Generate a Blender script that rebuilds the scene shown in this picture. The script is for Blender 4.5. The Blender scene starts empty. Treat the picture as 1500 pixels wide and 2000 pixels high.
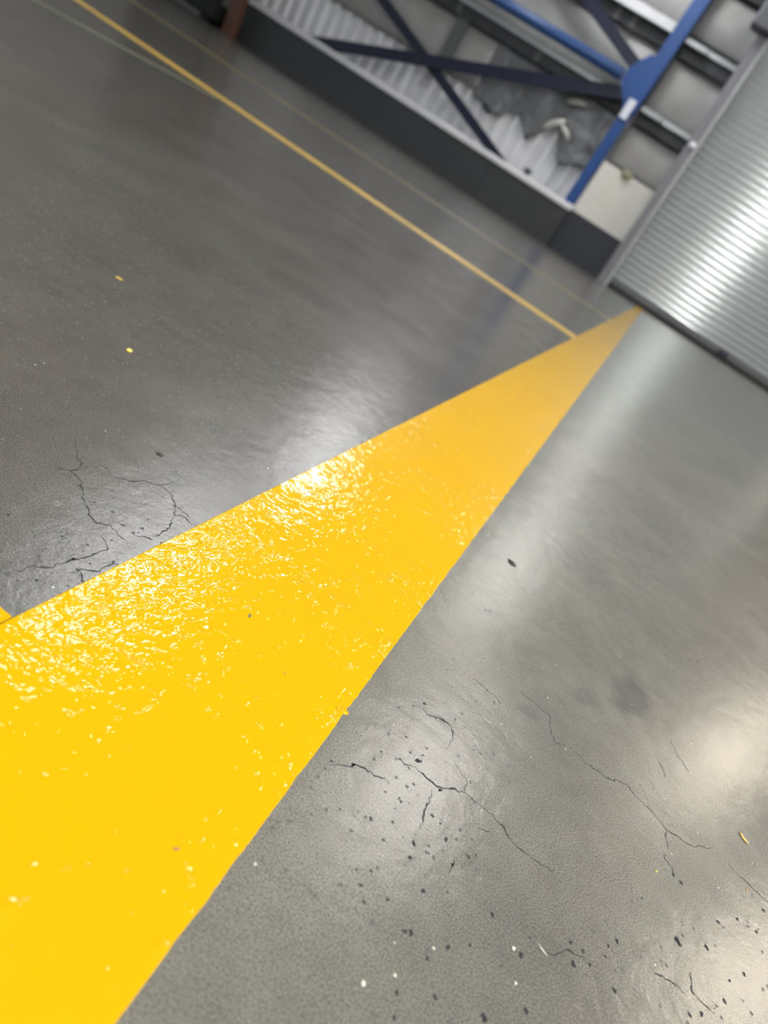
import bpy, bmesh, math, random
from mathutils import Vector, Matrix, noise

S = 0.2            # one unit below = the height of the lens above the floor, 0.2 m
sc = bpy.context.scene
col = sc.collection
rnd = random.Random(7)

# ------------------------------------------------------------------ camera
F_PX = 1281.1
PITCH, ROLL, YAW = math.radians(26.243), math.radians(33.307), math.radians(8.216)
cp, sp = math.cos(PITCH), math.sin(PITCH)
fwd = Vector((0, cp, -sp)); rt = Vector((1, 0, 0)); up = Vector((0, sp, cp))
c_, s_ = math.cos(ROLL), math.sin(ROLL)
r_, u_ = c_ * rt + s_ * up, -s_ * rt + c_ * up
RZ = Matrix.Rotation(YAW, 3, 'Z')
fwd, r_, u_ = RZ @ fwd, RZ @ r_, RZ @ u_
cam_d = bpy.data.cameras.new('camera')
cam = bpy.data.objects.new('camera', cam_d); col.objects.link(cam)
M = Matrix.Identity(4)
for i in range(3):
    M[i][0], M[i][1], M[i][2] = r_[i], u_[i], -fwd[i]
M[2][3] = 1.0 * S
cam.matrix_world = M
cam_d.sensor_fit = 'HORIZONTAL'; cam_d.sensor_width = 36
cam_d.lens = 36 * F_PX / 1500
cam_d.clip_start = 0.01; cam_d.clip_end = 200
cam_d.dof.use_dof = True
cam_d.dof.focus_distance = 1.55 * S
cam_d.dof.aperture_fstop = 11.0
sc.camera = cam

# ------------------------------------------------------------------ light and exposure
sc.view_settings.view_transform = 'Standard'
sc.view_settings.look = 'None'
sc.view_settings.gamma = 1
sc.view_settings.use_curve_mapping = False
sc.view_settings.exposure = 0.14
world = bpy.data.worlds.new('daylight'); sc.world = world
world.use_nodes = True
bg = world.node_tree.nodes['Background']
bg.inputs[0].default_value = (0.93, 0.97, 1.0, 1)     # daylight through the open side of the hall
bg.inputs[1].default_value = 0.6

WARM_, COOL_, DAY_ = (1.0, 0.88, 0.70), (0.97, 0.98, 1.0), (1.0, 0.97, 0.90)
# x, y, z, width, length, colour, strength, label (30 units = 6 m above the floor)
LAMPS = [
    (-16.5, 33, 30, 2.4, 18, COOL_, 26, 'long lamp mirrored in the near part of the glossy yellow line'),
    (-17, 60, 30, 4.5, 9, COOL_, 28, 'lamp close to the wall mirrored in the far part of the yellow line'),
    (6.3, 33, 30, 2.2, 7, DAY_, 46, 'lamp mirrored in the floor just right of the yellow line, nearer one'),
    (5, 62, 30, 2.6, 8, DAY_, 30, 'lamp close to the wall mirrored beside the dark chip right of the line'),
    (32.5, 38, 30, 4, 7, WARM_, 46, 'warm lamp mirrored at the bottom right corner of the floor'),
    (32.8, 62, 30, 3.5, 7, WARM_, 48, 'warm lamp mirrored near the right edge of the floor'),
    (6.4, -8, 24, 2.4, 20, DAY_, 92, 'broad lamp above and behind the lens, outside the picture'),
]
for w_, y_ in (('second', -50), ('third', -92), ('farthest', -134)):
    LAMPS.append((6.4, y_, 30, 2.0, 18, DAY_, 45, w_ + ' lamp behind the lens in the row that streaks the roller door'))
CRACKS = [
    [(-0.965, 1.272), (-0.923, 1.237), (-0.901, 1.218), (-0.877, 1.212), (-0.864, 1.192), (-0.863, 1.165), (-0.848, 1.162), (-0.826, 1.16), (-0.811, 1.144), (-0.793, 1.135), (-0.775, 1.115), (-0.736, 1.101), (-0.724, 1.087), (-0.699, 1.08), (-0.687, 1.088), (-0.675, 1.102), (-0.664, 1.099), (-0.633, 1.097), (-0.616, 1.1), (-0.608, 1.091)],
    [(-0.885, 1.144), (-0.863, 1.165)],
    [(-0.843, 1.255), (-0.797, 1.248), (-0.784, 1.269), (-0.765, 1.293), (-0.76, 1.313), (-0.744, 1.322), (-0.73, 1.341), (-0.724, 1.376), (-0.719, 1.411)],
    [(-0.728, 1.339), (-0.709, 1.342), (-0.692, 1.339), (-0.668, 1.325), (-0.629, 1.282), (-0.622, 1.285), (-0.603, 1.3), (-0.583, 1.293), (-0.57, 1.299)],
    [(-0.624, 1.281), (-0.617, 1.249), (-0.609, 1.243), (-0.6, 1.227), (-0.601, 1.203), (-0.594, 1.185), (-0.596, 1.172)],
    [(-0.656, 1.313), (-0.632, 1.313), (-0.614, 1.314), (-0.603, 1.312)],
    [(-0.659, 0.839), (-0.655, 0.871), (-0.638, 0.895), (-0.634, 0.926), (-0.631, 0.955), (-0.624, 0.987), (-0.619, 1.013), (-0.618, 1.036), (-0.623, 1.045), (-0.639, 1.053), (-0.657, 1.058)],
    [(-0.606, 0.918), (-0.596, 0.934), (-0.6, 0.948), (-0.587, 0.966), (-0.577, 0.975), (-0.584, 0.994), (-0.578, 1.016), (-0.566, 1.032)],
    [(-0.594, 0.938), (-0.577, 0.928)],
    [(-0.615, 1.132), (-0.61, 1.145), (-0.591, 1.153)],
    [(0.15, 1.293), (0.168, 1.285), (0.186, 1.295), (0.205, 1.305), (0.221, 1.306), (0.235, 1.303), (0.245, 1.282), (0.246, 1.258), (0.243, 1.227)],
    [(0.154, 1.103), (0.174, 1.103), (0.189, 1.114), (0.206, 1.114), (0.222, 1.114), (0.245, 1.115), (0.267, 1.117), (0.298, 1.141), (0.321, 1.153), (0.317, 1.172), (0.315, 1.187), (0.299, 1.192), (0.279, 1.204)],
    [(0.321, 1.153), (0.339, 1.149), (0.358, 1.15), (0.377, 1.151), (0.414, 1.147), (0.442, 1.137)],
    [(0.044, 0.969), (0.064, 0.985), (0.085, 1.003), (0.091, 1.013), (0.108, 1.022), (0.133, 1.022), (0.148, 1.031), (0.167, 1.031)],
    [(0.252, 1.096), (0.256, 1.043), (0.261, 0.989)],
    [(0.349, 0.986), (0.346, 0.968), (0.346, 0.947)],
    [(0.371, 1.093), (0.399, 1.108)],
    [(0.527, 1.545), (0.566, 1.548), (0.593, 1.535), (0.636, 1.545), (0.662, 1.543), (0.695, 1.567), (0.722, 1.578), (0.751, 1.56), (0.781, 1.552), (0.811, 1.546), (0.844, 1.524)],
    [(0.844, 1.524), (0.845, 1.492), (0.85, 1.459)],
    [(0.844, 1.524), (0.885, 1.533), (0.918, 1.532), (0.994, 1.589)],
    [(1.034, 1.575), (1.069, 1.564), (1.104, 1.554), (1.151, 1.545), (1.188, 1.529)],
    [(0.869, 1.935), (0.892, 1.897), (0.915, 1.867), (0.933, 1.84)],
    [(0.827, 1.788), (0.845, 1.756), (0.847, 1.734)],
    [(0.837, 1.434), (0.839, 1.418), (0.86, 1.406), (0.863, 1.383)],
    [(0.231, 1.529), (0.279, 1.525), (0.33, 1.513)],
    [(0.367, 1.618), (0.422, 1.62), (0.464, 1.617), (0.477, 1.562), (0.502, 1.525), (0.529, 1.545)],
    [(0.414, 1.146), (0.457, 1.124), (0.499, 1.122), (0.53, 1.126), (0.559, 1.14)],
    [(0.55, 0.944), (0.583, 0.956), (0.603, 0.981), (0.626, 0.993), (0.643, 1.001), (0.661, 0.998)],
    [(0.806, 1.09), (0.832, 1.094), (0.857, 1.101), (0.875, 1.096)],
    [(0.897, 1.16), (0.896, 1.115), (0.912, 1.11), (0.933, 1.11), (0.947, 1.107)],
]
PITS = [
(-0.630,1.132,0.0045),(-0.621,0.854,0.0043),(-0.673,0.905,0.0025),(-0.797,0.935,0.0026),(-0.631,0.955,0.0034),(-0.583,1.021,0.0036),(-0.741,1.308,0.0025),(-0.605,0.975,0.0023),(-0.572,1.167,0.0026),(-0.574,0.915,0.0025),(-0.848,1.043,0.0018),(-0.579,0.893,0.0022),(-0.639,0.826,0.0021),(-0.753,1.433,0.0030),(-0.696,0.985,0.0020),(-0.632,1.165,0.0026),(0.086,1.008,0.0040),(0.198,1.138,0.0059),(0.208,0.958,0.0033),(0.266,0.918,0.0041),(0.318,1.011,0.0039),(0.120,1.088,0.0031),(0.373,1.013,0.0034),(0.201,0.989,0.0029),(0.167,0.931,0.0026),(0.213,1.073,0.0026),(0.103,1.237,0.0037),(0.150,1.309,0.0033),(0.385,1.029,0.0027),(0.268,1.111,0.0034),(0.210,1.304,0.0041),(0.243,1.370,0.0030),(0.274,1.037,0.0035),(0.296,1.036,0.0022),(0.204,1.012,0.0025),(0.199,1.018,0.0022),(0.220,1.023,0.0022),(0.163,1.106,0.0034),(0.046,0.978,0.0029),(0.109,0.900,0.0023),(0.207,0.910,0.0030),(0.262,0.950,0.0033),(0.347,0.971,0.0028),(0.188,0.822,0.0026),(0.212,0.839,0.0024),(0.151,1.174,0.0025),(0.168,1.006,0.0022),(0.170,0.928,0.0021),(0.339,1.149,0.0024),(0.238,0.946,0.0023),(0.296,0.955,0.0021),(0.864,1.211,0.0066),(0.871,1.205,0.0059),(0.942,1.253,0.0060),(1.039,1.262,0.0060),(0.627,0.972,0.0049),(0.643,1.013,0.0029),(0.717,0.986,0.0040),(0.915,1.082,0.0054),(0.887,1.061,0.0039),(0.717,1.092,0.0043),(0.884,1.382,0.0036),(0.976,1.154,0.0050),(0.862,1.388,0.0040),(0.775,1.247,0.0031),(0.898,1.114,0.0031),(0.982,1.351,0.0043),(1.041,1.406,0.0044),(1.130,1.504,0.0061),(1.095,1.414,0.0040),(0.661,0.997,0.0029),(0.698,1.067,0.0027),(0.693,1.039,0.0027),(0.996,1.215,0.0033),(0.964,1.111,0.0031),(0.615,1.010,0.0027),(0.359,0.778,0.0045),(0.259,0.816,0.0035),(0.520,0.910,0.0042),(0.423,0.854,0.0038),(0.479,0.763,0.0053),(0.549,0.825,0.0055),(0.390,0.733,0.0039),(0.318,0.796,0.0039),(0.224,0.782,0.0035),(0.312,0.879,0.0032),(0.355,0.912,0.0028),(0.531,0.953,0.0033),(0.330,0.697,0.0038),(0.207,0.803,0.0031),(0.340,0.664,0.0037),(0.387,0.821,0.0030),(0.307,0.790,0.0030),(0.488,0.863,0.0026),(0.449,0.938,0.0033),
]

# ------------------------------------------------------------------ helpers
def W(x, z, y=68.45):
    """a point measured on the wall's plane, moved to depth y along the same line of sight"""
    k = y / 68.45
    return (x * k, y, 1 + (z - 1) * k)

def tag(o, label=None, cat=None, group=None, kind=None):
    if label: o['label'] = label
    if cat: o['category'] = cat
    if group: o['group'] = group
    if kind: o['kind'] = kind
    return o

def empty(name, loc, **k):
    o = bpy.data.objects.new(name, None); o.location = [c * S for c in loc]
    col.objects.link(o); return tag(o, **k)

def obj(name, bm, mat, parent=None, smooth=False, **k):
    bmesh.ops.recalc_face_normals(bm, faces=bm.faces)
    for v in bm.verts: v.co *= S
    me = bpy.data.meshes.new(name); bm.to_mesh(me); bm.free()
    me.materials.append(mat)
    if smooth:
        for p in me.polygons: p.use_smooth = True
    o = bpy.data.objects.new(name, me); col.objects.link(o)
    if parent:
        o.parent = parent
        o.matrix_parent_inverse = Matrix.Translation(-parent.location) if parent.type == 'EMPTY' else Matrix.Identity(4)
    return tag(o, **k)

def box(bm, x0, x1, y0, y1, z0, z1):
    v = [bm.verts.new((x, y, z)) for x in (x0, x1) for y in (y0, y1) for z in (z0, z1)]
    for f in ((0, 1, 3, 2), (4, 6, 7, 5), (0, 4, 5, 1), (2, 3, 7, 6), (0, 2, 6, 4), (1, 5, 7, 3)):
        bm.faces.new([v[i] for i in f])
    return v

def bevel(bm, w, seg=2):
    bmesh.ops.bevel(bm, geom=bm.edges[:], offset=w, segments=seg, affect='EDGES', profile=0.5)

def prism(bm, poly, d0, d1, axis='z'):
    """extrude a 2-D outline between two depths along an axis"""
    def P(a, b, d):
        return {'z': (a, b, d), 'y': (a, d, b), 'x': (d, a, b)}[axis]
    A = [bm.verts.new(P(a, b, d0)) for a, b in poly]
    B = [bm.verts.new(P(a, b, d1)) for a, b in poly]
    n = len(poly)
    bm.faces.new(A); bm.faces.new(B[::-1])
    for i in range(n):
        bm.faces.new((A[i], A[(i + 1) % n], B[(i + 1) % n], B[i]))

def sweep(bm, prof, p0, p1, side, upv):
    """carry a closed 2-D section from p0 to p1"""
    side, upv = Vector(side), Vector(upv)
    A = [bm.verts.new(Vector(p0) + side * a + upv * b) for a, b in prof]
    B = [bm.verts.new(Vector(p1) + side * a + upv * b) for a, b in prof]
    n = len(prof); bm.faces.new(A); bm.faces.new(B[::-1])
    for i in range(n):
        bm.faces.new((A[i], A[(i + 1) % n], B[(i + 1) % n], B[i]))

def disc_bolt(bm, x, y, z, r, d, n=6):
    """bolt head whose axis points at the hall (-y)"""
    prism(bm, [(x + r * math.cos(i * 2 * math.pi / n), z + r * math.sin(i * 2 * math.pi / n)) for i in range(n)], y, y - d, 'y')

# ------------------------------------------------------------------ materials
def new_mat(name):
    m = bpy.data.materials.new(name); m.use_nodes = True
    nt = m.node_tree; return m, nt, nt.nodes['Principled BSDF']

def N(nt, t, **k):
    n = nt.nodes.new(t)
    for a, b in k.items():
        if a in n.inputs: n.inputs[a].default_value = b
        else: setattr(n, a, b)
    return n

def ramp(nt, src, stops, interp='LINEAR'):
    r = nt.nodes.new('ShaderNodeValToRGB'); r.color_ramp.interpolation = interp
    e = r.color_ramp.elements
    while len(e) < len(stops): e.new(0.5)
    for el, (p, c) in zip(e, stops):
        el.position = p; el.color = (c, c, c, 1) if isinstance(c, (int, float)) else (*c, 1)
    nt.links.new(src, r.inputs[0]); return r.outputs[0]

def mix(nt, fac, a, b, mode='MIX'):
    n = nt.nodes.new('ShaderNodeMix'); n.data_type = 'RGBA'; n.blend_type = mode
    for i, x in ((0, fac), (6, a), (7, b)):
        if isinstance(x, (int, float)): n.inputs[i].default_value = x if i == 0 else (x, x, x, 1)
        elif isinstance(x, tuple): n.inputs[i].default_value = (*x, 1)
        else: nt.links.new(x, n.inputs[i])
    return n.outputs[2]

def math_(nt, op, a, b=0.0, c=None):
    n = nt.nodes.new('ShaderNodeMath'); n.operation = op
    for i, x in enumerate((a, b) if c is None else (a, b, c)):
        if isinstance(x, (int, float)): n.inputs[i].default_value = x
        else: nt.links.new(x, n.inputs[i])
    return n.outputs[0]

def noise_n(nt, vec, scale, detail=3, rough=0.55, dist=0.0):
    n = N(nt, 'ShaderNodeTexNoise', Scale=scale, Detail=detail, Roughness=rough, Distortion=dist)
    nt.links.new(vec, n.inputs['Vector']); return n.outputs[0]

def obj_vec(nt, scale=None):
    c = nt.nodes.new('ShaderNodeTexCoord').outputs['Object']
    if scale:
        m = nt.nodes.new('ShaderNodeMapping'); m.inputs['Scale'].default_value = scale
        nt.links.new(c, m.inputs['Vector']); return m.outputs[0]
    return c

def simple(name, colr, rough=0.5, metal=0.0, var=0.12, scale=8.0, bump=0.0, coat=0.0, spec=0.5):
    m, nt, b = new_mat(name)
    v = obj_vec(nt); n = noise_n(nt, v, scale, 4)
    f = ramp(nt, n, [(0.3, 0.0), (0.7, 1.0)])
    lo = tuple(c * (1 - var) for c in colr); hi = tuple(min(1, c * (1 + var)) for c in colr)
    nt.links.new(mix(nt, f, lo, hi), b.inputs['Base Color'])
    b.inputs['Roughness'].default_value = rough; b.inputs['Metallic'].default_value = metal
    b.inputs['Coat Weight'].default_value = coat; b.inputs['Specular IOR Level'].default_value = spec
    if bump:
        bn = N(nt, 'ShaderNodeBump', Strength=bump, Distance=0.01); nt.links.new(n, bn.inputs['Height'])
        nt.links.new(bn.outputs[0], b.inputs['Normal'])
    return m

def concrete():
    m, nt, b = new_mat('polished_concrete')
    v = obj_vec(nt); L = nt.links
    big = noise_n(nt, v, 1.3, 5, 0.6, 0.6)
    midn = noise_n(nt, v, 9.0, 5, 0.62, 0.4)
    small = noise_n(nt, v, 75.0, 5, 0.65)
    grain = noise_n(nt, v, 1500.0, 3, 0.75)
    base = mix(nt, ramp(nt, big, [(0.3, 0.0), (0.7, 1.0)]), (0.136, 0.134, 0.122), (0.176, 0.172, 0.155))
    base = mix(nt, ramp(nt, midn, [(0.32, 0.0), (0.68, 1.0)]), mix(nt, 1.0, base, (0.78, 0.78, 0.79), 'MULTIPLY'), base)
    base = mix(nt, ramp(nt, small, [(0.36, 0.0), (0.64, 1.0)]), mix(nt, 1.0, base, (0.88, 0.88, 0.88), 'MULTIPLY'), base)
    g = ramp(nt, grain, [(0.34, 0.36), (0.5, 1.0), (0.66, 1.62)])
    base = mix(nt, 1.0, base, g, 'MULTIPLY')
    # concrete left of the wide line: base colour multiplied darker
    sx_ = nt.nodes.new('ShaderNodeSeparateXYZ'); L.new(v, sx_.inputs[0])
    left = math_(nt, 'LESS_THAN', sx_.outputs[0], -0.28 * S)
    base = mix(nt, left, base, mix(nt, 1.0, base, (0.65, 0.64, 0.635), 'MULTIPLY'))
    # little dark pores and pale aggregate specks
    vo = N(nt, 'ShaderNodeTexVoronoi', Scale=340.0, Randomness=1.0); L.new(v, vo.inputs['Vector'])
    sep = nt.nodes.new('ShaderNodeSeparateColor'); L.new(vo.outputs['Color'], sep.inputs[0])
    size = math_(nt, 'MULTIPLY', sep.outputs[0], 0.30)
    dist = math_(nt, 'ADD', vo.outputs['Distance'], math_(nt, 'MULTIPLY', math_(nt, 'SUBTRACT', grain, 0.5), 0.35))
    pore = math_(nt, 'MULTIPLY', math_(nt, 'LESS_THAN', dist, size), math_(nt, 'GREATER_THAN', sep.outputs[1], 0.66))
    base = mix(nt, math_(nt, 'MULTIPLY', pore, 0.85), base, (0.035, 0.036, 0.042))
    vo2 = N(nt, 'ShaderNodeTexVoronoi', Scale=110.0, Randomness=1.0); L.new(v, vo2.inputs['Vector'])
    sep2 = nt.nodes.new('ShaderNodeSeparateColor'); L.new(vo2.outputs['Color'], sep2.inputs[0])
    speck = math_(nt, 'MULTIPLY', math_(nt, 'LESS_THAN', vo2.outputs['Distance'], math_(nt, 'MULTIPLY', sep2.outputs[0], 0.07)), math_(nt, 'GREATER_THAN', sep2.outputs[2], 0.72))
    base = mix(nt, math_(nt, 'MULTIPLY', speck, 0.8), base, (0.52, 0.50, 0.42))
    # hairline crazing, only in patches
    dv = N(nt, 'ShaderNodeVectorMath', operation='MULTIPLY_ADD')
    nz = N(nt, 'ShaderNodeTexNoise', Scale=28.0, Detail=4.0); L.new(v, nz.inputs['Vector'])
    L.new(nz.outputs['Color'], dv.inputs[0]); dv.inputs[1].default_value = (0.05, 0.05, 0.0); L.new(v, dv.inputs[2])
    vc = N(nt, 'ShaderNodeTexVoronoi', Scale=9.0, feature='DISTANCE_TO_EDGE'); L.new(dv.outputs[0], vc.inputs['Vector'])
    craze = math_(nt, 'MULTIPLY', math_(nt, 'LESS_THAN', vc.outputs['Distance'], 0.0035), ramp(nt, noise_n(nt, v, 6.0, 3), [(0.55, 0.0), (0.62, 0.45)]))
    base = mix(nt, craze, base, (0.05, 0.05, 0.055))
    # two old soft stains, with shapes of their own
    for (sx, sy, rx, ry, ang, st) in ((0.722, 2.016, 0.16, 0.085, 1.3, 0.50), (0.408, 1.568, 0.045, 0.03, 0.2, 0.35), (0.56, 1.83, 0.10, 0.05, 0.8, 0.2)):
        mp = nt.nodes.new('ShaderNodeMapping'); mp.vector_type = 'TEXTURE'
        mp.inputs['Location'].default_value = (sx * S, sy * S, 0)
        mp.inputs['Rotation'].default_value = (0, 0, ang); mp.inputs['Scale'].default_value = (rx * S, ry * S, 1)
        L.new(v, mp.inputs['Vector'])
        ln = N(nt, 'ShaderNodeVectorMath', operation='LENGTH'); L.new(mp.outputs[0], ln.inputs[0])
        wob = math_(nt, 'ADD', ln.outputs['Value'], math_(nt, 'MULTIPLY', math_(nt, 'SUBTRACT', small, 0.5), 0.9))
        base = mix(nt, ramp(nt, wob, [(0.5, st), (1.0, 0.0)]), base, (0.055, 0.056, 0.062))
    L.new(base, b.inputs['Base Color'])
    rg = ramp(nt, midn, [(0.3, 0.17), (0.7, 0.225)])
    L.new(math_(nt, 'ADD', rg, math_(nt, 'MULTIPLY', pore, 0.4)), b.inputs['Roughness'])
    b.inputs['Specular IOR Level'].default_value = 0.62
    h = math_(nt, 'ADD', math_(nt, 'MULTIPLY', grain, 0.035), math_(nt, 'MULTIPLY', small, 0.24))
    h = math_(nt, 'ADD', h, math_(nt, 'MULTIPLY', midn, 0.7))
    h = math_(nt, 'SUBTRACT', h, math_(nt, 'MULTIPLY', pore, 0.25))
    bn = N(nt, 'ShaderNodeBump', Strength=1.0, Distance=0.0011); L.new(h, bn.inputs['Height'])
    L.new(bn.outputs[0], b.inputs['Normal'])
    return m

def yellow_paint():
    m, nt, b = new_mat('glossy_yellow_paint')
    v = obj_vec(nt); L = nt.links
    n1 = noise_n(nt, v, 4.0, 4)
    base = mix(nt, ramp(nt, n1, [(0.3, 0.0), (0.7, 1.0)]), (0.52, 0.300, 0.0004), (0.55, 0.318, 0.0008))
    vo = N(nt, 'ShaderNodeTexVoronoi', Scale=60.0); L.new(v, vo.inputs['Vector'])
    sep = nt.nodes.new('ShaderNodeSeparateColor'); L.new(vo.outputs['Color'], sep.inputs[0])
    sp_ = math_(nt, 'MULTIPLY', math_(nt, 'LESS_THAN', vo.outputs['Distance'], 0.035), math_(nt, 'GREATER_THAN', sep.outputs[0], 0.93))
    base = mix(nt, math_(nt, 'MULTIPLY', sp_, 0.7), base, (0.22, 0.13, 0.03))
    L.new(base, b.inputs['Base Color'])
    b.inputs['Roughness'].default_value = 0.5
    b.inputs['Specular IOR Level'].default_value = 0.05
    b.inputs['Coat Weight'].default_value = 0.65
    b.inputs['Coat IOR'].default_value = 1.42
    b.inputs['Coat Roughness'].default_value = 0.04
    a = noise_n(nt, v, 150.0, 2.0, 0.45, 0.5)
    c = noise_n(nt, v, 420.0, 1, 0.5)
    d = noise_n(nt, v, 25.0, 2, 0.5)
    pt = ramp(nt, noise_n(nt, v, 14.0, 2), [(0.40, 0.30), (0.62, 1.0)])
    a = ramp(nt, a, [(0.42, 0.0), (0.58, 0.12), (0.75, 0.45)])
    h = math_(nt, 'ADD', math_(nt, 'MULTIPLY', a, 1.4), math_(nt, 'MULTIPLY', c, 0.25))
    h = math_(nt, 'MULTIPLY', h, pt)
    h = math_(nt, 'ADD', h, math_(nt, 'MULTIPLY', d, 0.6))
    bn = N(nt, 'ShaderNodeBump', Strength=1.0, Distance=0.00085); L.new(h, bn.inputs['Height'])
    L.new(bn.outputs[0], b.inputs['Normal']); L.new(bn.outputs[0], b.inputs['Coat Normal'])
    return m

def foil(name, colr, rough, bump, scale):
    m, nt, b = new_mat(name)
    v = obj_vec(nt)
    n = noise_n(nt, v, scale, 5, 0.55, 0.8)
    nt.links.new(mix(nt, ramp(nt, n, [(0.35, 0.0), (0.65, 1.0)]), tuple(c * 0.9 for c in colr), colr), b.inputs['Base Color'])
    b.inputs['Roughness'].default_value = rough; b.inputs['Metallic'].default_value = 0.25
    bn = N(nt, 'ShaderNodeBump', Strength=bump, Distance=0.03); nt.links.new(n, bn.inputs['Height'])
    nt.links.new(bn.outputs[0], b.inputs['Normal'])
    return m

MAT = {
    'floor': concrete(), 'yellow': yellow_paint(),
    'worn_yellow': simple('worn_yellow_paint', (0.50, 0.33, 0.07), 0.35, var=0.15, scale=6),
    'thin_yellow': simple('thin_worn_yellow_paint', (0.20, 0.16, 0.065), 0.35, var=0.2, scale=6),
    'old_line': simple('faded_olive_line', (0.118, 0.12, 0.088), 0.35, var=0.2, scale=4),
    'pit': simple('dark_pit', (0.032, 0.032, 0.037), 0.8, var=0.3, scale=300, spec=0.05),
    'crack': simple('dark_crack', (0.040, 0.040, 0.044), 0.9, var=0.3, scale=200, spec=0.0),
    'plinth': simple('charcoal_painted_plinth', (0.042, 0.043, 0.046), 0.55, var=0.1, scale=2),
    'plinth_blue': simple('blue_grey_plinth', (0.030, 0.033, 0.044), 0.5, var=0.08, scale=2),
    'cap': simple('pale_grey_flashing', (0.66, 0.66, 0.68), 0.45, var=0.05, scale=3),
    'sheet': simple('off_white_profiled_sheet', (0.84, 0.84, 0.87), 0.42, var=0.05, scale=2),
    'cream': simple('cream_lining_board', (0.78, 0.755, 0.69), 0.6, var=0.04, scale=2),
    'blanket': foil('pale_insulation_blanket', (0.40, 0.395, 0.385), 0.55, 0.25, 2.0),
    'foil': foil('torn_silver_foil', (0.20, 0.205, 0.215), 0.4, 0.9, 4.0),
    'flap': foil('pale_foil_flap', (0.55, 0.55, 0.50), 0.45, 0.5, 5.0),
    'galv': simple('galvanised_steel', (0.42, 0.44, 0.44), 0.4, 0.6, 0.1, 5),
    'girt': simple('galvanised_steel_shade_tone', (0.050, 0.052, 0.054), 0.5, 0.2, 0.1, 5),  # galvanised steel with the shade inside the girts put into the colour
    'stanchion': simple('grey_green_steel', (0.10, 0.112, 0.11), 0.5, 0.2, 0.1, 4),
    'wall': simple('grey_wall_sheeting', (0.25, 0.25, 0.25), 0.6),
    'blue': simple('blue_steel_paint', (0.016, 0.072, 0.26), 0.42, var=0.08, scale=3),
    'blue2': simple('strong_blue_steel_paint', (0.020, 0.068, 0.215), 0.4, var=0.08, scale=3),
    'navy': simple('navy_steel', (0.0045, 0.008, 0.028), 0.45, var=0.1, scale=3),  # braces coloured darker than the post and strut
    'white': simple('white_label', (0.75, 0.77, 0.85), 0.4, var=0.03),
    'foam': simple('yellowish_foam', (0.34, 0.33, 0.20), 0.8),
    'door': simple('galvanised_door_curtain', (0.53, 0.57, 0.585), 0.20, 0.5, 0.04, 3),
    'guide': simple('grey_steel_guide', (0.24, 0.235, 0.26), 0.42, 0.45, 0.06, 3),
    'rubber': simple('black_rubber_seal', (0.028, 0.028, 0.030), 0.6, var=0.1),
    'rail': simple('grey_bottom_rail', (0.16, 0.165, 0.18), 0.45, 0.4, 0.06, 3),
    'purple': simple('dark_purple_grey_latch', (0.05, 0.045, 0.075), 0.5),
    'orange': simple('rusty_orange_paint', (0.11, 0.046, 0.028), 0.5, var=0.12, scale=4),
    'black': simple('matt_black_casing', (0.006, 0.006, 0.006), 0.7, var=0.2),
    'grey_green': simple('grey_green_casing', (0.035, 0.043, 0.041), 0.5, var=0.1),
    'ceiling': simple('dark_roof_lining', (0.09, 0.09, 0.088), 0.8, var=0.05, scale=1),
    'chip_yellow': simple('yellow_paint_chip', (0.85, 0.62, 0.10), 0.35),
    'chip_dark': simple('dark_grit', (0.030, 0.028, 0.026), 0.6),
    'sliver': simple('tan_wood_sliver', (0.72, 0.47, 0.16), 0.5),
    'pebble': simple('pale_grit', (0.62, 0.60, 0.52), 0.5),
    'crumb': simple('orange_brown_crumb', (0.62, 0.33, 0.10), 0.5),
    'fibre': simple('brown_fibre', (0.30, 0.17, 0.05), 0.5),
    'grey_fleck': simple('grey_fleck', (0.16, 0.13, 0.10), 0.5),
    'housing': simple('lamp_housing', (0.6, 0.6, 0.6), 0.5),
}
_d = MAT['door'].node_tree; _b = _d.nodes['Principled BSDF']
_b.inputs['Anisotropic'].default_value = 0.74          # slats drawn lengthwise: highlights stretch upwards
_t = _d.nodes.new('ShaderNodeCombineXYZ'); _t.inputs[2].default_value = 1.0
_d.links.new(_t.outputs[0], _b.inputs['Tangent'])
def lamp_mat(name, colr, power):
    m, nt, b = new_mat(name)
    b.inputs['Base Color'].default_value = (0.8, 0.8, 0.8, 1)
    b.inputs['Emission Color'].default_value = (*colr, 1); b.inputs['Emission Strength'].default_value = power
    return m

# ------------------------------------------------------------------ the hall
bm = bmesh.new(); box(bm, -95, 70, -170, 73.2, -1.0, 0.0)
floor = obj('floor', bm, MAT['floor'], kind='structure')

def blob_poly(x, y, r, n=11, jag=0.35, stretch=1.0, ang=0.0):
    out = []
    for i in range(n):
        a = 2 * math.pi * i / n
        q = r * (1 + rnd.uniform(-jag, jag))
        px, py = q * math.cos(a) * stretch, q * math.sin(a)
        out.append((x + px * math.cos(ang) - py * math.sin(ang), y + px * math.sin(ang) + py * math.cos(ang)))
    return out

for i, (x, y, r) in enumerate(PITS):
    bm = bmesh.new(); q = r * rnd.uniform(0.75, 1.2)
    prism(bm, blob_poly(x, y, q, 11, 0.4, rnd.uniform(0.9, 1.5), rnd.uniform(0, 3)), -0.002, 0.0003)
    obj('pit', bm, MAT['pit'], floor)

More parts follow.
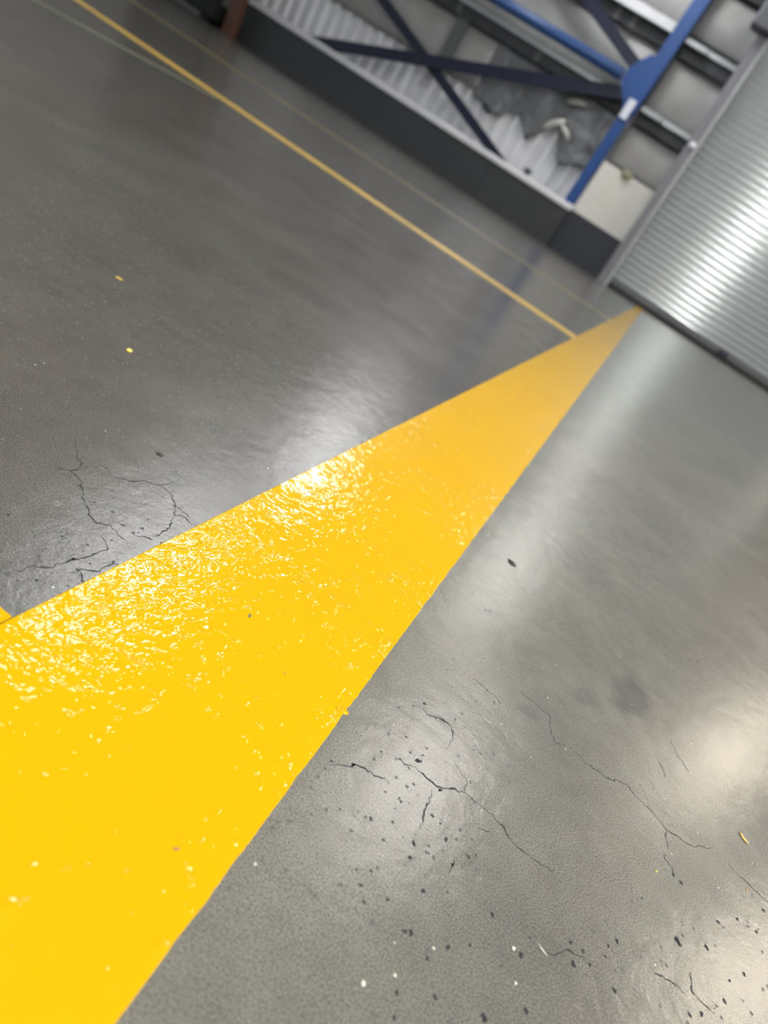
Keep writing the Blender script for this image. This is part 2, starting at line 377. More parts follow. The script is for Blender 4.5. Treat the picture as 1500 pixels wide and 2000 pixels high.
for ci, line in enumerate(CRACKS):
    pts = []
    for (ax, ay), (bx, by) in zip(line, line[1:]):          # resample with a little wander
        n = max(2, int(math.hypot(bx - ax, by - ay) / 0.008))
        for k in range(n):
            t = k / n; x, y = ax + (bx - ax) * t, ay + (by - ay) * t
            w = 0.0045 if 0 < k else 0.002
            pts.append((x + rnd.uniform(-w, w), y + rnd.uniform(-w, w)))
    pts.append(line[-1])
    bm = bmesh.new(); L_, R_ = [], []
    for k, (x, y) in enumerate(pts):
        a, b_ = pts[max(0, k - 1)], pts[min(len(pts) - 1, k + 1)]
        dx, dy = b_[0] - a[0], b_[1] - a[1]; l = math.hypot(dx, dy) or 1
        e = math.sin(math.pi * min(1, max(0, (k + 0.4) / len(pts)))) ** 0.5
        w = (0.0006 + 0.0022 * rnd.random() ** 3) * e + 0.0002
        L_.append((x - dy / l * w, y + dx / l * w)); R_.append((x + dy / l * w, y - dx / l * w))
    A = [[bm.verts.new((x, y, z)) for x, y in s] for s in (L_, R_) for z in (0.0003, -0.002)]
    for k in range(len(pts) - 1):
        for s0, s1 in ((0, 2), (2, 3), (3, 1), (1, 0)):
            bm.faces.new((A[s0][k], A[s0][k + 1], A[s1][k + 1], A[s1][k]))
    obj('crack', bm, MAT['crack'], floor)

# painted lines, each a raised film with slightly ragged edges
def strip(x0, x1, y0, y1, t=0.003, along='y', near=None):
    """outline of a painted strip; edges wander by fractions of a millimetre where the lens can see it"""
    bm = bmesh.new(); a0, a1 = (y0, y1) if along == 'y' else (x0, x1)
    st = []; a = a0
    while a < a1:
        st.append(a)
        a += 0.008 if (near and near[0] < a < near[1]) else 0.5
    st.append(a1)
    def rag(a, k): return 0.0022 * (noise.noise(Vector((a * 14, k, 0))) + 0.7 * noise.noise(Vector((a * 60, k, 3)))) if near and near[0] - 1 < a < near[1] + 1 else 0
    if along == 'y':
        poly = [(x0 + 0.2 * rag(a, 1), a) for a in st] + [(x1 + rag(a, 7), a) for a in reversed(st)]
    else:
        poly = [(a, y1 + 0.3 * rag(a, 4)) for a in st] + [(a, y0) for a in reversed(st)]
    n = len(st)
    V = [[bm.verts.new((x, y, z)) for x, y in poly] for z in (0.0, t * 0.6, t)]
    cx = [(x + (0.002 if along == 'y' and i < n else -0.002 if along == 'y' else 0), y + (0 if along == 'y' else -0.002 if i < n else 0.002)) for i, (x, y) in enumerate(poly)]
    for v, (x, y) in zip(V[2], cx): v.co.x, v.co.y = x, y
    m = len(poly)
    for j in (0, 1):
        for i in range(m):
            bm.faces.new((V[j][i], V[j][(i + 1) % m], V[j + 1][(i + 1) % m], V[j + 1][i]))
    for i in range(n - 1):
        bm.faces.new((V[2][i], V[2][i + 1], V[2][m - 2 - i], V[2][m - 1 - i]))
    return bm

wide = obj('floor_marking', strip(-0.570, 0.010, -1.5, 68.2, 0.003, 'y', (0.2, 6)), MAT['yellow'],
           label='wide glossy yellow painted line running across the floor to the roller door', cat='floor marking')
# a bubble and a small run of paint at its edge
bm = bmesh.new()
for i in range(20):
    for j in range(8):
        a, b_ = 2 * math.pi * i / 20, 2 * math.pi * j / 8
        R0, r0 = 0.0062, 0.0014
        bm.verts.new((-0.004 + (R0 + r0 * math.cos(b_)) * math.cos(a), 1.108 + (R0 + r0 * math.cos(b_)) * math.sin(a) * 1.1, 0.0032 + r0 * math.sin(b_)))
bm.verts.ensure_lookup_table()
for i in range(20):
    for j in range(8):
        bm.faces.new([bm.verts[k] for k in (i * 8 + j, ((i + 1) % 20) * 8 + j, ((i + 1) % 20) * 8 + (j + 1) % 8, i * 8 + (j + 1) % 8)])
obj('paint_bubble', bm, MAT['yellow'], wide, smooth=True, label='small ring left by a burst bubble in the paint')
bm = bmesh.new(); bmesh.ops.create_icosphere(bm, subdivisions=3, radius=0.0095)
for v in bm.verts:
    v.co = Vector((v.co.x * 0.9 + 0.0095, v.co.y * 0.75 + 1.112, max(0, v.co.z) * 0.45)) + Vector((noise.noise(v.co * 200), noise.noise(v.co * 180 + Vector((4, 0, 0))), 0)) * 0.002
obj('paint_run', bm, MAT['yellow'], wide, smooth=True, label='little blob of yellow paint that ran over the edge')

obj('floor_marking', strip(-30, -0.5715, 0.18, 0.757, 0.0028, 'x', (-3, -0.5)), MAT['yellow'],
    label='yellow painted line joining the wide line from the left at the bottom corner', cat='floor marking')
obj('floor_marking', strip(-60, -0.5715, 10.50, 11.06, 0.003, 'x'), MAT['worn_yellow'],
    label='long dull yellow line crossing the floor and ending at the wide line', cat='floor marking')
obj('floor_marking', strip(-60, -0.5715, 20.4, 21.15, 0.003, 'x'), MAT['thin_yellow'],
    label='thin faint yellow line nearest the charcoal plinth, barely visible', cat='floor marking')
bm = bmesh.new(); prism(bm, [(-8.9, 6.6), (-8.35, 7.55), (-7.80, 9.05), (-7.35, 10.2), (-7.55, 10.35), (-8.05, 9.2), (-8.7, 7.75), (-9.3, 6.7)], 0, 0.002)
obj('floor_marking', bm, MAT['old_line'], label='faded pale olive line slanting in at the top left of the floor', cat='floor marking')

# back wall: outer skin, plinth, flashing, profiled sheet, boards
bm = bmesh.new(); box(bm, -95, -5.3, 73.2, 74.2, 0, 45); box(bm, -5.3, 22, 73.2, 74.2, 31, 45); box(bm, 22, 70, 73.2, 74.2, 0, 45)
obj('wall_back', bm, MAT['wall'], kind='structure')
bm = bmesh.new(); box(bm, -95, 70, -170, 74.2, 45, 46); obj('ceiling', bm, MAT['ceiling'], kind='structure')

bm = bmesh.new(); box(bm, -51.5, -19.75, 68.45, 69.6, 0, 3.55); box(bm, -19.6, -10.95, 68.45, 69.6, 0, 3.55); box(bm, -19.75, -19.6, 68.55, 69.6, 0, 3.5)
obj('trim_1', bm, MAT['plinth'], kind='structure', label='charcoal painted plinth along the foot of the wall')
bm = bmesh.new(); prism(bm, [(68.35, 3.52), (68.35, 3.75), (69.7, 4.12), (69.7, 3.55)], -51.5, -10.85, 'x')
obj('trim_2', bm, MAT['cap'], kind='structure', label='pale flashing that caps the charcoal plinth')
bm = bmesh.new(); box(bm, -10.95, -5.3, 69.0, 70.2, 0, 3.75)
obj('trim_3', bm, MAT['plinth_blue'], kind='structure', label='short dark blue grey plinth between the post and the roller door')

def profiled(x0, x1, z0, z1, y, pitch=1.38, depth=0.42):
    bm = bmesh.new(); xs = []; x = x0
    while x < x1:
        xs += [(x, 0), (x + pitch * 0.45, 0), (x + pitch * 0.58, depth), (x + pitch * 0.87, depth)]; x += pitch
    xs.append((x, 0)); A = [[bm.verts.new((a, y - d + t, z)) for a, d in xs] for z in (z0, z1) for t in (0, 0.05)]
    n = len(xs)
    for i in range(n - 1):
        for p, q in ((0, 2), (1, 3), (0, 1), (2, 3)):
            bm.faces.new((A[p][i], A[p][i + 1], A[q][i + 1], A[q][i]))
    for i in (0, n - 1): bm.faces.new((A[0][i], A[1][i], A[3][i], A[2][i]))
    return bm
obj('wall_cladding', profiled(-52, -11.2, 3.6, 13.5, 72.4), MAT['sheet'], kind='structure', label='off white vertically ribbed wall sheeting above the plinth')

# insulation blanket hung between the girts: bulges out in the middle of each bay
def blanket(x0, x1, z0, z1, y, bulge, nx, nz, seed, edge=None):
    bm = bmesh.new(); g = []
    for j in range(nz + 1):
        row = []
        for i in range(nx + 1):
            u, v = i / nx, j / nz; x = x0 + (x1 - x0) * u; zz0 = z0 + (edge(x) if edge else 0)
            z = zz0 + (z1 - zz0) * v
            d = bulge * math.sin(math.pi * v) ** 0.6 * (0.75 + 0.25 * math.sin(math.pi * ((x - x0) / 4.5 % 1)))
            d += 0.14 * noise.noise(Vector((x * 0.5, z * 0.5, seed)))
            row.append((x, y - d, z))
        g.append(row)
    F_ = [[bm.verts.new(p) for p in r] for r in g]; B_ = [[bm.verts.new((p[0], y + 0.1, p[2])) for p in r] for r in g]
    for j in range(nz):
        for i in range(nx):
            bm.faces.new((F_[j][i], F_[j][i + 1], F_[j + 1][i + 1], F_[j + 1][i]))
            bm.faces.new((B_[j][i], B_[j + 1][i], B_[j + 1][i + 1], B_[j][i + 1]))
    for i in range(nx):
        bm.faces.new((F_[0][i], B_[0][i], B_[0][i + 1], F_[0][i + 1])); bm.faces.new((F_[nz][i], F_[nz][i + 1], B_[nz][i + 1], B_[nz][i]))
    for j in range(nz):
        bm.faces.new((F_[j][0], F_[j + 1][0], B_[j + 1][0], B_[j][0])); bm.faces.new((F_[j][nx], B_[j][nx], B_[j + 1][nx], F_[j + 1][nx]))
    return bm
def torn(x): return 0.12 * noise.noise(Vector((x * 0.9, 2, 0)))
for x0, x1, z0, z1, sd, ed, lab in (
        (-52, -25.7, 7.95, 12.25, 1, torn, 'pale insulation blanket over the upper half of the ribbed sheeting'),
        (-52, -11.2, 13.8, 18.0, 2, None, 'pale insulation blanket between the two long girts'),
        (-52, -11.2, 19.9, 23.5, 3, None, 'pale insulation blanket above the upper long girt'),
        (-11.0, -5.2, 8.7, 12.25, 4, None, 'pale insulation blanket above the cream board beside the roller door'),
        (-11.0, -5.2, 13.8, 18.0, 5, None, 'pale insulation blanket between the two short girts beside the door'),
        (-11.0, -5.2, 19.9, 23.5, 6, None, 'pale insulation blanket above the upper short girt')):
    o = obj('insulation_blanket', blanket(x0, x1, z0, z1, 71.75, 0.33, 60 if x1 - x0 > 10 else 16, 14, sd, ed), MAT['blanket'], smooth=True,
            label=lab, cat='insulation')

bm = bmesh.new(); box(bm, -10.95, -5.3, 70.2, 70.6, 3.75, 8.55); bevel(bm, 0.03, 1)
obj('lining_board', bm, MAT['cream'], label='cream lining board on the wall between the blue post and the roller door', cat='board')

# torn silver foil hanging over the sheeting
edge = [(-24.6, 7.75), (-24.3, 7.15), (-22.9, 7.1), (-22.3, 6.7), (-21.2, 7.0), (-20.5, 7.7), (-19.3, 7.8), (-18.6, 7.0), (-18.0, 6.7), (-17.4, 7.2), (-16.6, 8.2),
        (-16.1, 8.9), (-15.6, 8.6), (-15.2, 7.7), (-14.7, 6.6), (-14.0, 6.2), (-13.4, 6.6), (-12.7, 6.9), (-11.3, 7.1)]
bm = bmesh.new(); rows = []
def edge_z(x):
    for (a, za), (b_, zb) in zip(edge, edge[1:]):
        if a <= x <= b_: return za + (zb - za) * (x - a) / (b_ - a)
    return edge[-1][1]
nx, nz = 80, 24
for j in range(nz + 1):
    r = []
    for i in range(nx + 1):
        x = -24.5 + 13.2 * i / nx; z0 = edge_z(x); z = z0 + (11.7 - z0) * j / nz
        d = 0.55 + 0.45 * noise.noise(Vector((x * 0.55, z * 0.5, 5))) + 0.22 * noise.noise(Vector((x * 1.6, z * 1.3, 9)))
        d += 0.5 * max(0, 1 - j / 5) * noise.noise(Vector((x * 1.1, 0, 2)))
        r.append(W(x, z, 71.85 - 0.5 * max(0.1, d)))
    rows.append(r)
Fv = [[bm.verts.new(p) for p in r] for r in rows]; Bv = [[bm.verts.new((p[0], p[1] + 0.06, p[2])) for p in r] for r in rows]
for j in range(nz):
    for i in range(nx):
        bm.faces.new((Fv[j][i], Fv[j][i + 1], Fv[j + 1][i + 1], Fv[j + 1][i])); bm.faces.new((Bv[j][i], Bv[j + 1][i], Bv[j + 1][i + 1], Bv[j][i + 1]))
for i in range(nx):
    bm.faces.new((Fv[0][i], Bv[0][i], Bv[0][i + 1], Fv[0][i + 1])); bm.faces.new((Fv[nz][i], Fv[nz][i + 1], Bv[nz][i + 1], Bv[nz][i]))
ft = obj('insulation_foil', bm, MAT['foil'], smooth=True, label='torn crumpled silver foil hanging with a ragged lower edge left of the blue post', cat='foil')

def curl(cx, cz, w, h, y, tilt, name='foil_flap'):
    bm = bmesh.new(); n = 10; A = []
    for j in range(7):
        r = []
        for i in range(n + 1):
            u = i / n - 0.5; v = j / 6 - 0.5
            wv = w * (1 - 0.5 * abs(v) ** 1.5); x = u * wv; z = v * h * (1 - 1.6 * u * u) - 0.5 * h * u * u
            d = 0.35 * math.cos(v * 3) * (1 - (2 * u) ** 2) + 0.05 * noise.noise(Vector((u * 5, v * 5, cx)))
            r.append(W(cx + x * math.cos(tilt) - z * math.sin(tilt), cz + x * math.sin(tilt) + z * math.cos(tilt), y - d))
        A.append(r)
    F1 = [[bm.verts.new(p) for p in r] for r in A]; B1 = [[bm.verts.new((p[0], p[1] + 0.05, p[2])) for p in r] for r in A]
    for j in range(6):
        for i in range(n):
            bm.faces.new((F1[j][i], F1[j][i + 1], F1[j + 1][i + 1], F1[j + 1][i])); bm.faces.new((B1[j][i], B1[j + 1][i], B1[j + 1][i + 1], B1[j][i + 1]))
    for i in range(n):
        bm.faces.new((F1[0][i], B1[0][i], B1[0][i + 1], F1[0][i + 1])); bm.faces.new((F1[6][i], F1[6][i + 1], B1[6][i + 1], B1[6][i]))
    for j in range(6):
        bm.faces.new((F1[j][0], F1[j + 1][0], B1[j + 1][0], B1[j][0])); bm.faces.new((F1[j][n], B1[j][n], B1[j + 1][n], F1[j + 1][n]))
    return obj(name, bm, MAT['flap'], ft, smooth=True, label='pale curled flap of torn foil')
curl(-16.4, 8.7, 2.2, 0.7, 71.0, 0.75); curl(-15.1, 8.6, 1.6, 0.55, 71.0, -0.5); curl(-15.6, 11.0, 1.9, 0.55, 71.0, 0.3)
# dark holes through the sheeting
for x, z, w, h in ((-22.4, 7.0, 0.75, 0.42), (-16.2, 4.35, 0.42, 0.3), (-18.0, 7.0, 0.4, 0.6)):
    bm = bmesh.new(); c0 = W(x, z, 71.95)
    prism(bm, [(c0[0] + w * math.cos(a) * (1 + 0.2 * math.sin(3 * a)), c0[2] + h * math.sin(a)) for a in [k * math.pi / 8 for k in range(16)]], 71.93, 71.97, 'y')
    obj('dent', bm, MAT['stanchion'], bpy.data.objects['wall_cladding'])

# grey stanchion between sheeting and girt, behind the crossing of the braces
bm = bmesh.new(); a, b_ = W(-29.5, 5, 71.0), W(-28.3, 13, 71.0)
sweep(bm, [(-0.6, 0), (0.6, 0), (0.6, 0.12), (0.06, 0.12), (0.06, 0.5), (0.6, 0.5), (0.6, 0.62), (-0.6, 0.62), (-0.6, 0.5), (-0.06, 0.5), (-0.06, 0.12), (-0.6, 0.12)], (-29.6, 70.75, 7.9), (-29.6, 70.75, 12.2), (1, 0, 0), (0, 0.6, 0))
obj('stanchion', bm, MAT['stanchion'], label='grey vertical steel stanchion behind the crossing of the navy braces', cat='post')

# girts: C sections, shade of the recess put into the web's dark colour, pale lip on top
def girt(x0, x1, z, label, y=71.0, cleats=()):
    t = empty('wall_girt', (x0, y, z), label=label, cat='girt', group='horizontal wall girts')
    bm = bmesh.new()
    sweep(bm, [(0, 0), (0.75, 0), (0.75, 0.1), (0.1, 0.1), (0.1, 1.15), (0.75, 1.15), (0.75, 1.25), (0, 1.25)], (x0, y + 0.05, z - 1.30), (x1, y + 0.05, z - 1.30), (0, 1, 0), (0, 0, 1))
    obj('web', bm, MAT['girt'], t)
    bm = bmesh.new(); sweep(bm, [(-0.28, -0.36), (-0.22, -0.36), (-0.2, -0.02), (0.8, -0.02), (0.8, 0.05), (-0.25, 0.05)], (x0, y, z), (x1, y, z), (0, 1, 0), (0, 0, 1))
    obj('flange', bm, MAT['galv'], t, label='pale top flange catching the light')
    for cx in cleats:
        bm = bmesh.new(); box(bm, cx - 0.25, cx + 0.25, y - 0.08, y + 0.04, z - 1.35, z - 0.35); disc_bolt(bm, cx, y - 0.08, z - 0.65, 0.09, 0.06); disc_bolt(bm, cx, y - 0.08, z - 1.05, 0.09, 0.06)
        obj('cleat', bm, MAT['stanchion'], t, label='grey bolted cleat')
    return t
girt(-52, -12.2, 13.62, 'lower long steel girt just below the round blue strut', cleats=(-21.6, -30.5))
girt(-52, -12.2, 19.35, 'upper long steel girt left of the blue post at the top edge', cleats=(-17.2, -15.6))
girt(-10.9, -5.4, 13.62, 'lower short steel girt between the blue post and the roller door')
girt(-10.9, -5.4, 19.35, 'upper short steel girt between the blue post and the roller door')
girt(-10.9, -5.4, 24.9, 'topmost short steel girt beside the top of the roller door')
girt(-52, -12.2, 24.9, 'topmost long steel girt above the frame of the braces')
# strip on the upper long girt, its bright highlight put into the pale colour
bm = bmesh.new(); sweep(bm, [(0, 0), (0.35, 0), (0.35, 0.06), (0.06, 0.06), (0.06, 0.75), (0, 0.75)], (-30, 70.25, 19.0), (-12.15, 70.25, 19.0), (0, 1, 0), (0, 0, 1))
obj('girt_highlight', bm, MAT['cap'], label='pale folded strip standing for the bright highlight on the upper girt against the blue post', cat='flashing')
bm = bmesh.new(); c0 = W(-10.4, 13.3, 70.2); sweep(bm, [(0, 0), (0.5, 0), (0.5, 0.45), (0, 0.45)], (-10.75, 70.3, 13.2), (-8.6, 70.3, 13.2), (0, 1, 0), (0, 0, 1)); bevel(bm, 0.05, 1)
obj('girt_bracket', bm, MAT['galv'], label='pale steel bracket on the lower short girt right of the blue post', cat='bracket')
bm = bmesh.new(); sweep(bm, [(0, 0), (0.5, 0), (0.5, 0.45), (0, 0.45)], (-10.75, 70.3, 18.9), (-8.6, 70.3, 18.9), (0, 1, 0), (0, 0, 1)); bevel(bm, 0.05, 1)
obj('girt_bracket', bm, MAT['galv'], label='pale steel bracket on the upper short girt right of the blue post', cat='bracket')

# blue post with gusset, base and tag
YP = 69.9
post = empty('steel_post', W(-11.3, 0, YP), label='blue steel column standing behind the plinth left of the roller door', cat='column')
k = YP / 68.45; xp = -11.35 * k
def hsec(w, d, t=0.1): return [(-w, 0), (w, 0), (w, t), (t / 2, t), (t / 2, d - t), (w, d - t), (w, d), (-w, d), (-w, d - t), (-t / 2, d - t), (-t / 2, t), (-w, t)]
bm = bmesh.new(); sweep(bm, hsec(0.60, 0.9), (xp, YP - 0.1, 12.6), (xp + 0.45, YP - 0.1, 33), (1, 0, 0), (0, 1, 0)); obj('shaft', bm, MAT['blue'], post)
bm = bmesh.new(); sweep(bm, hsec(0.47, 0.7), (xp - 0.02, YP, 0.1), (xp, YP, 12.9), (1, 0, 0), (0, 1, 0)); obj('lower_shaft', bm, MAT['blue'], post)
bm = bmesh.new(); box(bm, xp - 0.9, xp + 0.9, YP - 0.3, YP + 1.0, 0.001, 0.12)
obj('base_plate', bm, MAT['blue'], post)
bm = bmesh.new(); prism(bm, [(xp - 0.5, 12.7), (xp - 1.35, 13.6), (xp - 2.0, 14.3), (xp - 2.0, 15.2), (xp - 1.5, 16.2), (xp - 0.9, 16.9), (xp - 0.4, 17.0)], YP - 0.04, YP + 0.04, 'y')
gus = obj('gusset_plate', bm, MAT['blue'], post)
for bx, bz in ((-1.4, 14.4), (-1.4, 14.9), (-1.0, 15.9), (-0.8, 13.6)):
    bm = bmesh.new(); disc_bolt(bm, xp + bx, YP - 0.04, bz, 0.09, 0.08); obj('bolt', bm, MAT['blue2'], gus)
bm = bmesh.new(); c0 = W(-11.4, 12.55, YP - 0.12); box(bm, c0[0] - 0.38, c0[0] + 0.34, YP - 0.145, YP - 0.101, c0[2] - 0.85, c0[2] + 0.75)
obj('post_label', bm, MAT['white'], label='small white label stuck on the blue column below the gusset', cat='label')

bm = bmesh.new(); bmesh.ops.create_icosphere(bm, subdivisions=3, radius=0.42); c0 = W(-8.2, 8.35, 70.15)
for v in bm.verts: v.co = Vector((v.co.x * 1.3, v.co.y * 0.35, v.co.z * 0.8)) * (1 + 0.4 * noise.noise(v.co * 4)) + Vector((c0[0], 70.05, c0[2]))
obj('sealing_foam', bm, MAT['foam'], smooth=True, label='small yellowish lump of foam at the top edge of the cream board', cat='foam')

# braces and strut
def brace(name, p0, p1, y, prof, mat, **kw):
    a, b_ = Vector(W(*p0, y)), Vector(W(*p1, y)); d = (b_ - a).normalized(); n = Vector((0, 1, 0)); s_d = n.cross(d)
    bm = bmesh.new(); sweep(bm, prof, a, b_, s_d, n); return obj(name, bm, mat, **kw)
Lp = lambda w: [(-w / 2, 0), (w / 2, 0), (w / 2, 0.09), (-w / 2 + 0.09, 0.09), (-w / 2 + 0.09, 0.3), (-w / 2, 0.3)]
brace('diagonal_brace', (-52.5, -0.05 + 0.2), (-12.75, 13.25), 69.95, Lp(1.05), MAT['navy'], label='navy diagonal brace rising from lower left to the gusset on the blue post', cat='brace')
brace('diagonal_brace', (-50.5, 14.4), (-12.0, 1.5), 70.32, Lp(0.88), MAT['navy'], label='navy diagonal brace falling from the top left to behind the plinth', cat='brace')
brace('diagonal_brace', (-50.5, 28.1), (-12.9, 15.42), 69.95, Lp(0.95), MAT['navy'], label='navy diagonal brace rising to the top left from above the blue strut', cat='brace')
circ = [(0.46 * math.cos(i * math.pi / 12), 0.46 * math.sin(i * math.pi / 12)) for i in range(24)]
brace('horizontal_strut', (-50.5, 14.30), (-13.5, 14.38), 69.45, circ, MAT['blue2'], smooth=True, label='round horizontal blue strut running left from the gusset of the blue post', cat='strut')

# orange upright and dark machine at the top left corner
rk = empty('rack_upright', (-49.9, 66.5, 0), label='rusty orange steel upright standing at the left end of the charcoal plinth', cat='post')
bm = bmesh.new(); sweep(bm, [(-0.62, 0), (0.62, 0), (0.62, 0.8), (0.42, 0.8), (0.42, 0.15), (-0.42, 0.15), (-0.42, 0.8), (-0.62, 0.8)], (-49.6, 66.4, 0.06), (-49.6, 66.4, 22), (1, 0, 0), (0, 1, 0)); obj('upright', bm, MAT['orange'], rk)
bm = bmesh.new(); box(bm, -50.6, -48.6, 66.0, 67.6, 0.0, 0.07); obj('foot_plate', bm, MAT['orange'], rk)
mc = empty('machine', (-55.5, 66.5, 0), label='black machine with a grey green housing beside the orange upright', cat='machine')
bm = bmesh.new(); box(bm, -60.5, -50.9, 65.2, 68.8, 0.45, 2.0); bevel(bm, 0.12); obj('base', bm, MAT['black'], mc)
for fx in (-59.5, -52):
    bm = bmesh.new(); box(bm, fx - 0.5, fx + 0.5, 65.6, 68.4, 0, 0.5); obj('foot', bm, MAT['black'], mc)
bm = bmesh.new(); box(bm, -56.6, -52.6, 65.0, 68.6, 2.0, 4.6); bevel(bm, 0.2); obj('housing', bm, MAT['grey_green'], mc, label='grey green housing')
bm = bmesh.new(); box(bm, -60.5, -50.9, 65.6, 68.8, 4.6, 16); bevel(bm, 0.15); obj('cabinet', bm, MAT['black'], mc)
bm = bmesh.new(); box(bm, -60.5, -56.7, 65.4, 68.6, 2.0, 4.6); obj('side_box', bm, MAT['black'], mc)

# ------------------------------------------------------------------ roller door
DX0, DX1, DZ = -4.9, 21.0, 30.0
door = empty('door_1', (8, 68.9, 0), kind='structure', label='grey steel roller door of narrow horizontal slats')
bm = bmesh.new(); prof = []
pitch = 0.57; nsl = int(DZ / pitch); steps = [(0.0, 0.08), (0.06, 0.06), (0.16, 0.0), (0.26, -0.015), (0.5, -0.026), (0.74, -0.015), (0.84, 0.0), (0.94, 0.06)]
for i in range(nsl):
    for t, d in steps: prof.append((0.95 + (i + t) * pitch, -d * 0.5))
A = [[bm.verts.new((x, 69.0 + d, z)) for z, d in prof] for x in (DX0, DX1)]
Bk = [[bm.verts.new((x, 69.2, z)) for z, d in (prof[0], prof[-1])] for x in (DX0, DX1)]
for i in range(len(prof) - 1): bm.faces.new((A[0][i], A[1][i], A[1][i + 1], A[0][i + 1]))
bm.faces.new((Bk[0][0], Bk[0][1], Bk[1][1], Bk[1][0]))
curtain = obj('slat_curtain', bm, MAT['door'], door, smooth=True)
bm = bmesh.new(); box(bm, DX0, DX1, 68.75, 69.25, 0.42, 0.98); bevel(bm, 0.05); br = obj('bottom_rail', bm, MAT['rail'], door)
bm = bmesh.new(); box(bm, DX0, DX1, 68.7, 69.3, 0.0, 0.44); bevel(bm, 0.08); obj('rubber_seal', bm, MAT['rubber'], door, label='black rubber seal along the foot of the door')
bm = bmesh.new(); box(bm, 7.75, 8.75, 68.5, 68.8, 0.45, 0.85); bevel(bm, 0.06); obj('latch', bm, MAT['purple'], door, label='small dark latch on the bottom rail')
bm = bmesh.new(); sweep(bm, [(0, 0), (0.95, 0), (0.95, 0.28), (0.82, 0.28), (0.82, 0.1), (0.1, 0.1), (0.1, 1.3), (0.95, 1.3), (0.95, 1.4), (0, 1.4)], (-5.05, 68.3, 0), (-5.75, 68.3, 21.4), (1, 0, 0), (0, 1, 0))
gd = obj('guide_rail', bm, MAT['guide'], door, label='grey steel guide channel at the left of the door')
bm = bmesh.new(); sweep(bm, [(0, 0), (0.28, 0), (0.28, 0.2), (0, 0.2)], (-4.3, 68.15, 0), (-4.95, 68.15, 21.4), (1, 0, 0), (0, 1, 0)); obj('guide_lip', bm, MAT['galv'], gd)
bm = bmesh.new(); box(bm, -6.7, -4.2, 67.3, 69.0, 21.3, 23.2); bevel(bm, 0.15); obj('end_bracket', bm, MAT['rail'], door, label='dark bracket at the head of the guide')
bm = bmesh.new(); c0 = W(-5.0, 12.7, 68.1); bmesh.ops.create_icosphere(bm, subdivisions=2, radius=0.3)
for v in bm.verts: v.co = Vector((v.co.x + c0[0], v.co.y * 0.5 + 68.1, v.co.z + c0[2]))
obj('guide_bolt', bm, MAT['white'], gd, smooth=True, label='pale bolt head on the guide')
bm = bmesh.new(); sweep(bm, [(0, 0), (0.95, 0), (0.95, 1.4), (0, 1.4)], (DX1, 68.3, 0), (DX1, 68.3, 30), (1, 0, 0), (0, 1, 0)); obj('guide_rail', bm, MAT['guide'], door)
bm = bmesh.new(); box(bm, -5.3, 22, 69.4, 73.2, 30.2, 31); obj('head_board', bm, MAT['plinth'], door)

# ------------------------------------------------------------------ debris lying about
def grit(name, x, y, r, mat, label, cat, squash=0.5, st=1.0, ang=0.0, z0=0.0, group=None):
    bm = bmesh.new(); bmesh.ops.create_icosphere(bm, subdivisions=2, radius=1.0)
    sd = Vector((x * 31, y * 17, r * 900))
    for v in bm.verts:
        n = 1 + 0.35 * noise.noise(v.co * 1.4 + sd)
        c = v.co * n * r; cx, cy = c.x * st, c.y
        v.co = Vector((x + cx * math.cos(ang) - cy * math.sin(ang), y + cx * math.sin(ang) + cy * math.cos(ang), z0 + (c.z + r * 0.75) * squash))
    return obj(name, bm, mat, smooth=(name != 'dark_chip'), label=label, cat=cat, group=group)
grit('paint_chip', -1.294, 1.819, 0.010, MAT['chip_yellow'], 'yellow paint chip lying on the grey floor left of the wide line', 'chip', 0.5, 1.2, 1.9)
grit('paint_chip', -1.761, 2.254, 0.011, MAT['worn_yellow'], 'duller yellow chip farther back on the grey floor', 'chip', 0.3, 1.5, 0.4)
grit('dark_chip', -0.828, 1.449, 0.0085, MAT['chip_dark'], 'dark angular chip on the floor left of the wide line', 'chip', 0.25, 1.2, 0.3)
grit('dark_chip', 0.180, 2.312, 0.0125, MAT['chip_dark'], 'dark chip in the bright reflection right of the wide line', 'chip', 0.3, 1.7, -0.5)
grit('pebble', 0.502, 0.907, 0.0042, MAT['pebble'], 'pale round grain beside the white fibre near the bottom', 'grit', 0.8)
grit('pebble', 0.275, 0.670, 0.0045, MAT['pebble'], 'large blurred pale grain on the concrete at the bottom edge', 'grit', 0.8)
grit('pebble', 0.519, 0.852, 0.0034, MAT['pebble'], 'small pale grain just below the round one at the bottom', 'grit', 0.8)
grit('pebble', 0.317, 0.716, 0.0030, MAT['pebble'], 'faint pale grain up and to the right of the largest one', 'grit', 0.5)
grit('pebble', 0.857, 1.449, 0.0022, MAT['pebble'], 'tiny pale grain at the foot of the forked crack', 'grit', 0.8)
grit('pebble', 0.812, 1.354, 0.0028, MAT['chip_yellow'], 'tiny yellow grain left of and below the forked crack', 'grit', 0.8)
grit('crumb', 1.085, 1.527, 0.0024, MAT['crumb'], 'tiny orange brown crumb near the right edge of the picture', 'crumb', 0.7, 2.2, 1.2)
grit('fleck', -0.295, 1.158, 0.0035, MAT['grey_fleck'], 'small grey fleck stuck on the middle of the glossy yellow line', 'fleck', 0.3, 1.9, 2.0, 0.003)
grit('fleck', -0.144, 1.084, 0.0020, MAT['grey_fleck'], 'tiny round grey fleck on the yellow line nearest the paint bubble', 'fleck', 0.3, 1.0, 0, 0.003)
grit('fleck', -0.247, 1.240, 0.0012, MAT['chip_dark'], 'minute black fleck on the yellow line, right of the long grey fleck', 'fleck', 0.3, 1.0, 0, 0.003)
grit('fleck', -0.074, 0.635, 0.0025, MAT['fibre'], 'brown elongated fleck on the yellow line near the bottom left', 'fleck', 0.3, 2.6, 0.75, 0.003)

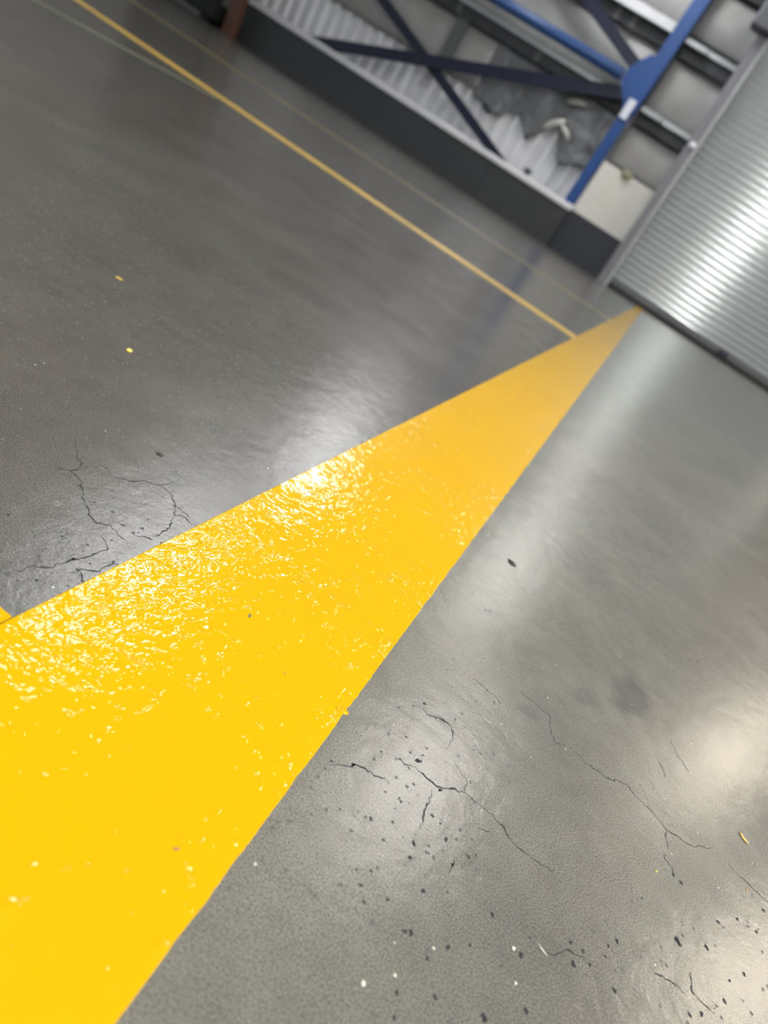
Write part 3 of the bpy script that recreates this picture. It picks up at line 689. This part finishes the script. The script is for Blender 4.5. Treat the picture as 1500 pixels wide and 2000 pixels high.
def fibre(name, pts, r, mat, label, cat):
    bm = bmesh.new(); n = 8; rings = []
    for k, (x, y, z) in enumerate(pts):
        a, b_ = Vector(pts[max(0, k - 1)]), Vector(pts[min(len(pts) - 1, k + 1)]); d = (b_ - a).normalized()
        s1 = d.cross(Vector((0, 0, 1))).normalized(); s2 = s1.cross(d); q = r * (0.25 + 0.75 * math.sin(math.pi * (k + 0.3) / (len(pts) - 0.4)))
        rings.append([bm.verts.new(Vector((x, y, z + r * 0.55)) + s1 * q * math.cos(i * 2 * math.pi / n) + s2 * q * 0.6 * math.sin(i * 2 * math.pi / n)) for i in range(n)])
    for A1, B1 in zip(rings, rings[1:]):
        for i in range(n): bm.faces.new((A1[i], A1[(i + 1) % n], B1[(i + 1) % n], B1[i]))
    bm.faces.new(rings[0]); bm.faces.new(rings[-1][::-1])
    return obj(name, bm, mat, smooth=True, label=label, cat=cat)
fibre('wood_sliver', [(1.093, 1.740, 0), (1.0975, 1.7325, 0), (1.1010, 1.7235, 0.0005), (1.110, 1.7205, 0), (1.1185, 1.717, 0)], 0.0048, MAT['sliver'], 'curved tan wood sliver near the right edge of the picture', 'sliver')
fibre('fibre', [(0.549, 0.956, 0), (0.556, 0.951, 0), (0.563, 0.949, 0), (0.571, 0.946, 0)], 0.0016, MAT['pebble'], 'short white fibre lying beside the pale round grain', 'fibre')

# ------------------------------------------------------------------ lamps under the roof (seen only as reflections)
def lamp(x, y, z, w, l, colr, p, label, rot=0.0):
    t = empty('ceiling_light', (x, y, z), label=label, cat='ceiling light', group='long lamps under the roof')
    bm = bmesh.new(); box(bm, x - w / 2 - 0.2, x + w / 2 + 0.2, y - l / 2 - 0.2, y + l / 2 + 0.2, z + 0.05, z + 0.6); obj('housing', bm, MAT['housing'], t)
    bm = bmesh.new(); box(bm, x - w / 2, x + w / 2, y - l / 2, y + l / 2, z - 0.05, z + 0.05); obj('diffuser', bm, lamp_mat('lamp_glow', colr, p), t)
    for sx in (-1, 1):
        bm = bmesh.new(); box(bm, x + sx * w * 0.3 - 0.06, x + sx * w * 0.3 + 0.06, y - 0.06, y + 0.06, z + 0.6, 45); obj('hanger', bm, MAT['girt'], t)
for x, y, z, w, l, colr, pw, lab in LAMPS:
    lamp(x, y, z, w, l, colr, pw, lab)
